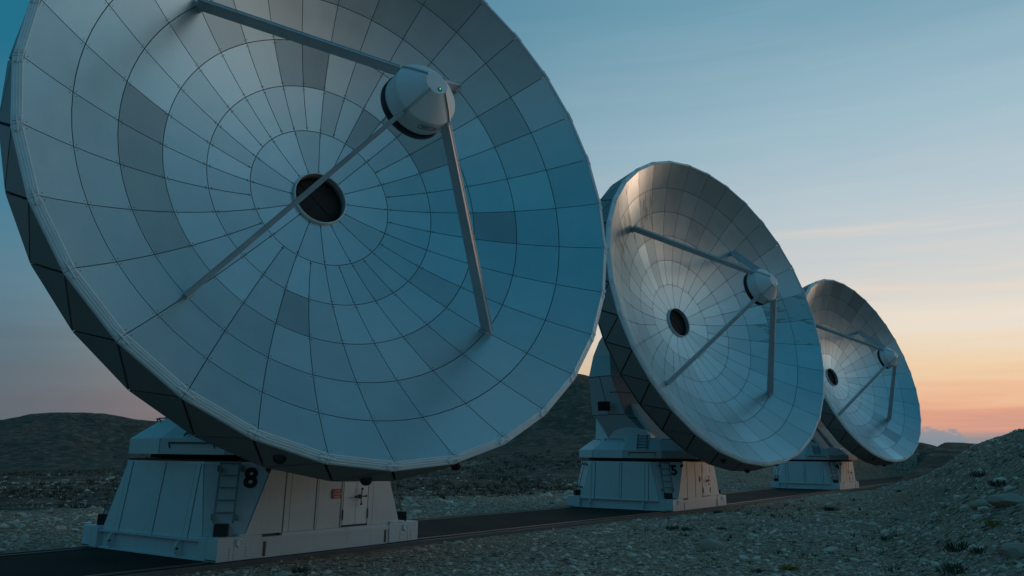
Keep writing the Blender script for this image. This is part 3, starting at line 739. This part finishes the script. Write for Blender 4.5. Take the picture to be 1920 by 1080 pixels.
    def trimtop():
        mb = MB(); a1, a2, c = 3.085, 2.635, 1.10; oc = [(-a1, -a2+c), (-a1+c, -a2), (a1-c, -a2), (a1, -a2+c), (a1, a2-c), (a1-c, a2), (-a1+c, a2), (-a1, a2-c)]
        mb.slab([(x, y, 2.03) for x, y in oc], (0, 0, 1), .052); return mb.mesh('top_flange', WHITE2)
    link('top_flange', get('trimt', trimtop), root)
    link('azimuth_bearing', get('bear', lambda: MB().lathe([(0, 2.13), (2.35, 2.13), (2.9, 2.15), (2.9, 2.24), (0, 2.24)], 48).mesh('azimuth_bearing', DARK)), root)
    # chamfer faces with ladder, number, corner boxes
    def chamfer():
        A = Vector((-ab[0], -ab[1]+.60, zb)); B = Vector((-ab[0]+.60, -ab[1], zb)); Cc = Vector((-at_[0]+1.10, -at_[1], zt)); D = Vector((-at_[0], -at_[1]+1.10, zt))
        n = (B-A).cross(D-A).normalized(); n = n if n.x < 0 else -n
        ed = ((A+D)*.5 - (B+Cc)*.5).normalized()*.006
        mb = MB(); mb.slab([A-ed, B+ed, Cc+ed, D-ed], n, .028); return mb.mesh('corner_panel', WHITE)
    Ac = Vector((-ab[0], -ab[1]+.60, zb)); Bc = Vector((-ab[0]+.60, -ab[1], zb)); Cc_ = Vector((-at_[0]+1.10, -at_[1], zt)); Dc_ = Vector((-at_[0], -at_[1]+1.10, zt))
    nc = (Bc-Ac).cross(Dc_-Ac).normalized(); nc = nc if nc.x < 0 else -nc
    hx = (Bc-Ac).normalized(); vy = nc.cross(hx); vy = vy if vy.z > 0 else -vy
    mid = (Ac+Bc)/2; 
    def CP(a_, z_, off=0.): return mid + hx*a_ + vy*((z_-zb)/vy.z) + nc*(.03+off)
    def ladder():
        mb = MB()
        aL0, aL1, aR0, aR1 = -.20, -.20, .22, .22
        for a_ in (-.22, .20): mb.bar(CP(a_, .72, .16), CP(a_, 2.05, .16), .03, .05, side=tuple(nc))
        for z_ in (.94, 1.20, 1.47, 1.735, 2.0): mb.tube(CP(-.22, z_, .16), CP(.20, z_, .16), .017, 8)
        for z_ in (.86, 1.90):
            for a_ in (-.27, .25): mb.bar(CP(a_, z_-.05, .08), CP(a_, z_+.05, .08), .16, .05, side=tuple(nc))
        return mb.mesh('ladder', LADM)
    mirrorx = Matrix.Scale(-1, 4, (1, 0, 0)); mirrory = Matrix.Scale(-1, 4, (0, 1, 0))
    def cbox():
        mb = MB(); mb.box((-3.375, -2.66, 0.0), (-2.93, -2.28, .50)); mb.box((-2.93, -2.66, 0.0), (-2.16, -2.36, .50)); mb.box((-2.80, -2.655, .50), (-2.20, -2.30, .545)); mb.box((-3.375, -2.28, 0), (-3.1, -2.0, .5))
        return mb.mesh('corner_box', WHITE)
    def bbox():
        mb = MB(); p = CP(-.04, .50, .10); q = Vector((-hx.y, hx.x, 0)); M_ = frame3(Vector((p.x, p.y, .50)), hx, Vector((nc.x, nc.y, 0)).normalized(), (0, 0, 1)); mb.box((-.15, -.13, .0), (.15, .13, .26), M_); return mb.mesh('black_box', BLACK)
    def port():
        mb = MB(); c = Vector((-2.80, -2.665, .37)); mb.lathe([(.055, .0), (.055, .02), (.085, .03), (.095, .0)], 20); mb.v = [(c.x+x, c.y-z, c.z+y) for x, y, z in mb.v]; mb.tube(c, c - Vector((0, .012, 0)), .055, 16); return mb.mesh('port_cap', WHITE2)
    def bolts():
        mb = MB()
        for x_ in (-3.05, -2.6):
            for z_ in (.08, .14, .20, .26): mb.tube((x_, -2.655, z_), (x_, -2.672, z_), .010, 6)
        for x_ in np.linspace(-3.35, -2.95, 9): mb.tube((-3.37, -2.64 + (x_+3.35)*.8, .04), (-3.39, -2.64 + (x_+3.35)*.8, .04), .014, 6)
        return mb.mesh('bolt_row', STEEL)
    LADM = LADG
    mats4 = [Matrix.Identity(4), Rz(PI)]
    objs4 = []
    # the two corner kinds: near-left/far-right by half turn, the others mirrored in the mesh itself
    def mir(me, name):
        m2 = me.copy(); m2.transform(mirrorx); m2.flip_normals(); m2.name = name; return m2
    for nm, fn in (('corner_panel', chamfer), ('ladder', ladder), ('corner_box', cbox), ('black_box', bbox), ('port_cap', port), ('bolt_row', bolts)):
        me = get(nm, fn); me2 = get(nm+'m', lambda: mir(me, nm))
        for mm, k_ in ((me, 0), (me, 1), (me2, 0), (me2, 1)):
            par_ = base if nm == 'corner_panel' else root
            o = link(nm, mm, par_, mats4[k_])
            if nm == 'corner_box': bevel(o, .012)
    nb = link('number', get('num'+number, lambda: text_mesh(number, .62, BLACK, .004, .022)), root, frame3(CP(.46, 1.70, .006), hx, vy, nc))
    lamp = get('clamp', lambda: MB().tube(CP(.84, 1.90, .0), CP(.84, 1.90, .12), .06, 12).mesh('corner_lamp', STEEL)); link('corner_lamp', lamp, root)
    # long beams between the corner boxes
    def beamB():
        mb = MB(); mb.box((-2.155, -2.64, 0), (2.155, -2.40, .44)); mb.box((-2.155, -2.655, .36), (2.155, -2.64, .44)); mb.box((-1.55, -2.63, .44), (2.155, -2.45, .50)); return mb.mesh('long_beam', WHITE)
    def slot():
        mb = MB()
        mb.box((-.045, -2.6435, .03), (.045, -2.641, .345)); return mb.mesh('beam_slot', STEEL)
    def beamA():
        mb = MB(); mb.add([(-3.30, -1.995, .0), (-3.30, 1.995, .0), (-3.26, 1.995, .05), (-3.26, -1.995, .05)], [(0,1,2,3)])
        mb.box((-3.225, -1.995, .03), (-3.0, 1.995, .39)); mb.box((-3.345, -1.995, .0), (-3.0, 1.995, .03)); mb.box((-3.345, -1.995, .385), (-2.98, 1.995, .42)); return mb.mesh('end_beam', WHITE)
    def lug():
        mb = MB()
        y_ = 0; mb.slab([(-3.228, y_, .03), (-3.33, y_, .03), (-3.42, y_, .12), (-3.44, y_, .22), (-3.40, y_, .30), (-3.31, y_, .385), (-3.228, y_, .385)], (0, 1, 0), .035)
        return mb.mesh('lifting_lug', WHITE2)
    def lughole():
        mb = MB()
        y_ = 0; mb.tube((-3.37, y_-.003, .2), (-3.37, y_+.038, .2), .028, 10)
        return mb.mesh('lug_hole', BLACK)
    for k_ in (0, 1):
        LB = link('long_beam', get('bB', beamB), root, mats4[k_]); [link('beam_slot', get('slot', slot), LB, Matrix.Translation((x_, 0, 0))) for x_ in (-2.06, 2.03)]; link('end_beam', get('bA', beamA), root, mats4[k_])
        for y_ in (-1.25, 1.43):
            lg = link('lifting_lug', get('lug', lug), root, mats4[k_] @ Matrix.Translation((0, y_, 0))); link('lug_hole', get('lugh', lughole), lg)
    return root
GLASSY = mat('lamp_glass', plain((.05, .06, .06), .1, 0, .05))
for i in range(3): antenna(i)
# ------------------------------------------------------------------ grass tufts, boulders
def inv_ground(u, v):
    """world point on the terrain seen at photo pixel (u, v) - used once to read positions off the survey photo"""
    x = (u - 960 + 39.35)/1538.36; y = -(v - 540 + 112.08)/1538.36
    d = (rr*x + uu*y + F_).normalized(); t = 4.0
    while t < 200:
        p = Vector((0, 0, CAMH)) + d*t
        if p.z <= float(height(np.array([p.x]), np.array([p.y]))[0]): break
        t += .05
    return p
def tuft_mesh(seed, n=130, r=.3, h=.28):
    g = np.random.default_rng(seed); mb = MB()
    for q in range(n):
        a = g.uniform(0, 2*PI); rad = r*math.sqrt(g.uniform(0, 1)); p = Vector((rad*math.cos(a), rad*math.sin(a), -.02))
        ln = h*g.uniform(.5, 1.1)*(1-.4*rad/r); o = Vector((math.cos(a), math.sin(a), 0))*ln*g.uniform(.2, .8) + Vector((g.uniform(-.05, .05), g.uniform(-.05, .05), ln)); w = Vector((-math.sin(a), math.cos(a), 0))*.009
        mb.add([p-w, p+w, p+o*.55+w*.7+Vector((0, 0, .03)), p+o*.55-w*.7+Vector((0, 0, .03)), p+o], [(0, 1, 2, 3), (3, 2, 4)])
    return mb.mesh('grass_tuft', GRASS)
TM = [tuft_mesh(s) for s in range(4)]
tufts = [(1800, 1032, 1.9, 'widest dark grass tuft at the bottom right of the rubble slope'),
 (1838, 1036, 1.2, 'grass tuft just right of the widest tuft at the bottom right'),
 (1557, 957, 1.5, 'dark grass tuft at the foot of the slope, right below the farthest dish'),
 (1878, 911, 1.6, 'dark grass tuft high on the rubble slope near the right edge'),
 (1840, 893, 1.4, 'small grass tuft on the slope left of and above the one near the right edge'),
 (1790, 1072, 1.7, 'grass tuft cut by the bottom edge at the right'),
 (1663, 1012, 1.0, 'small grass tuft on the slope, left of the widest tuft'),
 (1258, 992, 1.0, 'low grass tuft on the gravel below the base numbered 5'),
 (1288, 994, .9, 'low grass tuft just right of the tuft below the base numbered 5'),
 (1352, 993, .8, 'little grass tuft on the gravel below the right corner of base 5'),
 (1345, 962, .9, 'flat grass tuft beside the track right of the base numbered 5'),
 (562, 1072, 1.2, 'grass tuft at the bottom edge below the door of the base numbered 8'),
 (1688, 922, .8, 'tiny grass tuft on the slope just below the farthest dish rim'),
 (1420, 1072, .8, 'small grass tuft at the bottom edge, below the large boulder')]
for q, (u, v, s, lb) in enumerate(tufts):
    p = inv_ground(u, v); o = link('grass_tuft', TM[q % 4]); o.location = p; D = math.hypot(p.x, p.y); s_ = s*min(1.35, .55 + D*.022)*.68
    o.scale = (s_, s_*.9, s_*.75); o.rotation_euler.z = q*1.3; tag(o, lb, 'grass tuft', 'dark grass tufts on the gravel')
yf = []
for q, (u, v, lb) in enumerate([(1862, 986, 'small patch of yellowish flowers on the rubble slope near the right edge'), (1480, 1070, 'small yellowish plant at the bottom edge below the boulder')]):
    g = np.random.default_rng(90+q); mb = MB()
    for _ in range(60):
        p = Vector((g.normal(0, .12), g.normal(0, .1), g.uniform(.03, .11))); mb.bar((0, 0, 0), p, .007); mb.tube(p - Vector((0, 0, .012)), p + Vector((0, 0, .01)), .016, 5)
    o = link('yellow_plant', mb.mesh('yellow_plant', YFLOW)); o.location = inv_ground(u, v); tag(o, lb, 'plant')
def boulder(seed, sx, sy, sz):
    bm = bmesh.new(); bmesh.ops.create_icosphere(bm, subdivisions=3, radius=1)
    g = np.random.default_rng(seed); pl = [(Vector(g.normal(0, 1, 3)).normalized(), g.uniform(.55, .85)) for _ in range(9)]
    for v in bm.verts:
        for n, d in pl:
            e = v.co.dot(n) - d
            if e > 0: v.co -= n*e
        v.co *= 1 + .05*float(fbm(np.array([v.co.x*3+seed]), np.array([v.co.y*3+v.co.z*2]), 1., 3, seed)[0])
        v.co = Vector((v.co.x*sx, v.co.y*sy, v.co.z*sz))
    me = bpy.data.meshes.new('boulder'); bm.to_mesh(me); bm.free(); me.materials.append(BOULD); return me
bould = [(1338, 1030, .40, .30, .20, 'broad low pale boulder in the foreground rubble, lower middle right'),
 (1333, 1016, .22, .18, .15, 'smaller angular stone resting behind the broad low boulder'),
 (1765, 928, .24, .22, .22, 'rounded grey boulder on the slope below the farthest dish'),
 (1895, 943, .60, .35, .17, 'long flat slab of rock on the slope near the right edge'),
 (1845, 951, .38, .25, .12, 'flat stone just left of the long slab near the right edge'),
 (1690, 972, .34, .24, .13, 'flat pale stone in the middle of the rubble slope'),
 (1515, 1007, .24, .18, .12, 'pale stone left of centre on the lower rubble slope'),
 (1508, 1040, .15, .12, .12, 'small pale stone standing alone right of the broad boulder'),
 (1262, 1028, .13, .1, .08, 'small light stone left of the broad low boulder'),
 (1905, 1040, .3, .2, .14, 'grey rock right of the widest grass tuft at the right edge')]
for q, (u, v, a_, b_, c_, lb) in enumerate(bould):
    p = inv_ground(u, v); o = link('boulder', boulder(q+3, a_*.85, b_*.9, c_*1.25)); o.location = p + Vector((0, 0, c_*.25)); o.rotation_euler.z = q*.7; tag(o, lb, 'boulder', 'larger stones lying in the rubble')
# low scattered ground plants nobody could count
def plants(n, seed, acc, dmin, dmax):
    g = np.random.default_rng(seed); d = dmin*(dmax/dmin)**g.uniform(0, 1, n); a = g.uniform(math.radians(-36), math.radians(40), n); x, y = d*np.sin(a), d*np.cos(a); t = track_off(x, y); k = acc(x, y, t, d, g); x, y, d = x[k], y[k], d[k]
    z = height(x, y); V = []; Fs = []; o = 0; nb = 9
    N = len(x); sc_ = (.06 + .10*g.uniform(0, 1, N)**2)*(.6 + .018*d)
    an = g.uniform(0, 2*PI, (N, nb)); rad = g.uniform(0, 1, (N, nb))*sc_[:, None]; bx = x[:, None] + rad*np.cos(an); by = y[:, None] + rad*np.sin(an); bz = np.repeat(z[:, None], nb, 1)-.01
    h = sc_[:, None]*g.uniform(.5, 1.3, (N, nb)); wx, wy = -np.sin(an)*sc_[:, None]*.12, np.cos(an)*sc_[:, None]*.12
    tx, ty = bx + np.cos(an)*h*.5, by + np.sin(an)*h*.5
    V = np.stack([np.stack([bx-wx, by-wy, bz], -1), np.stack([bx+wx, by+wy, bz], -1), np.stack([tx, ty, bz+h], -1)], 2).reshape(-1, 3)
    Fc = np.arange(len(V)).reshape(-1, 3); return V, Fc
Va, Fa = plants(2600, 3, lambda x, y, t, d, g: (t < -4) & (fbm(x, y, .35, 3, 77) > .12), 9, 60)
Vb, Fb = plants(16000, 4, lambda x, y, t, d, g: (t > 11) & (fbm(x, y, .2, 3, 78) > -.15), 26, 110)
tag(tri_obj('ground_plants', np.concatenate([Va, Vb]), np.concatenate([Fa, Fb+len(Va)]), GRASS), 'thin low plants and dry grass scattered between the stones', 'ground cover', kind='stuff')
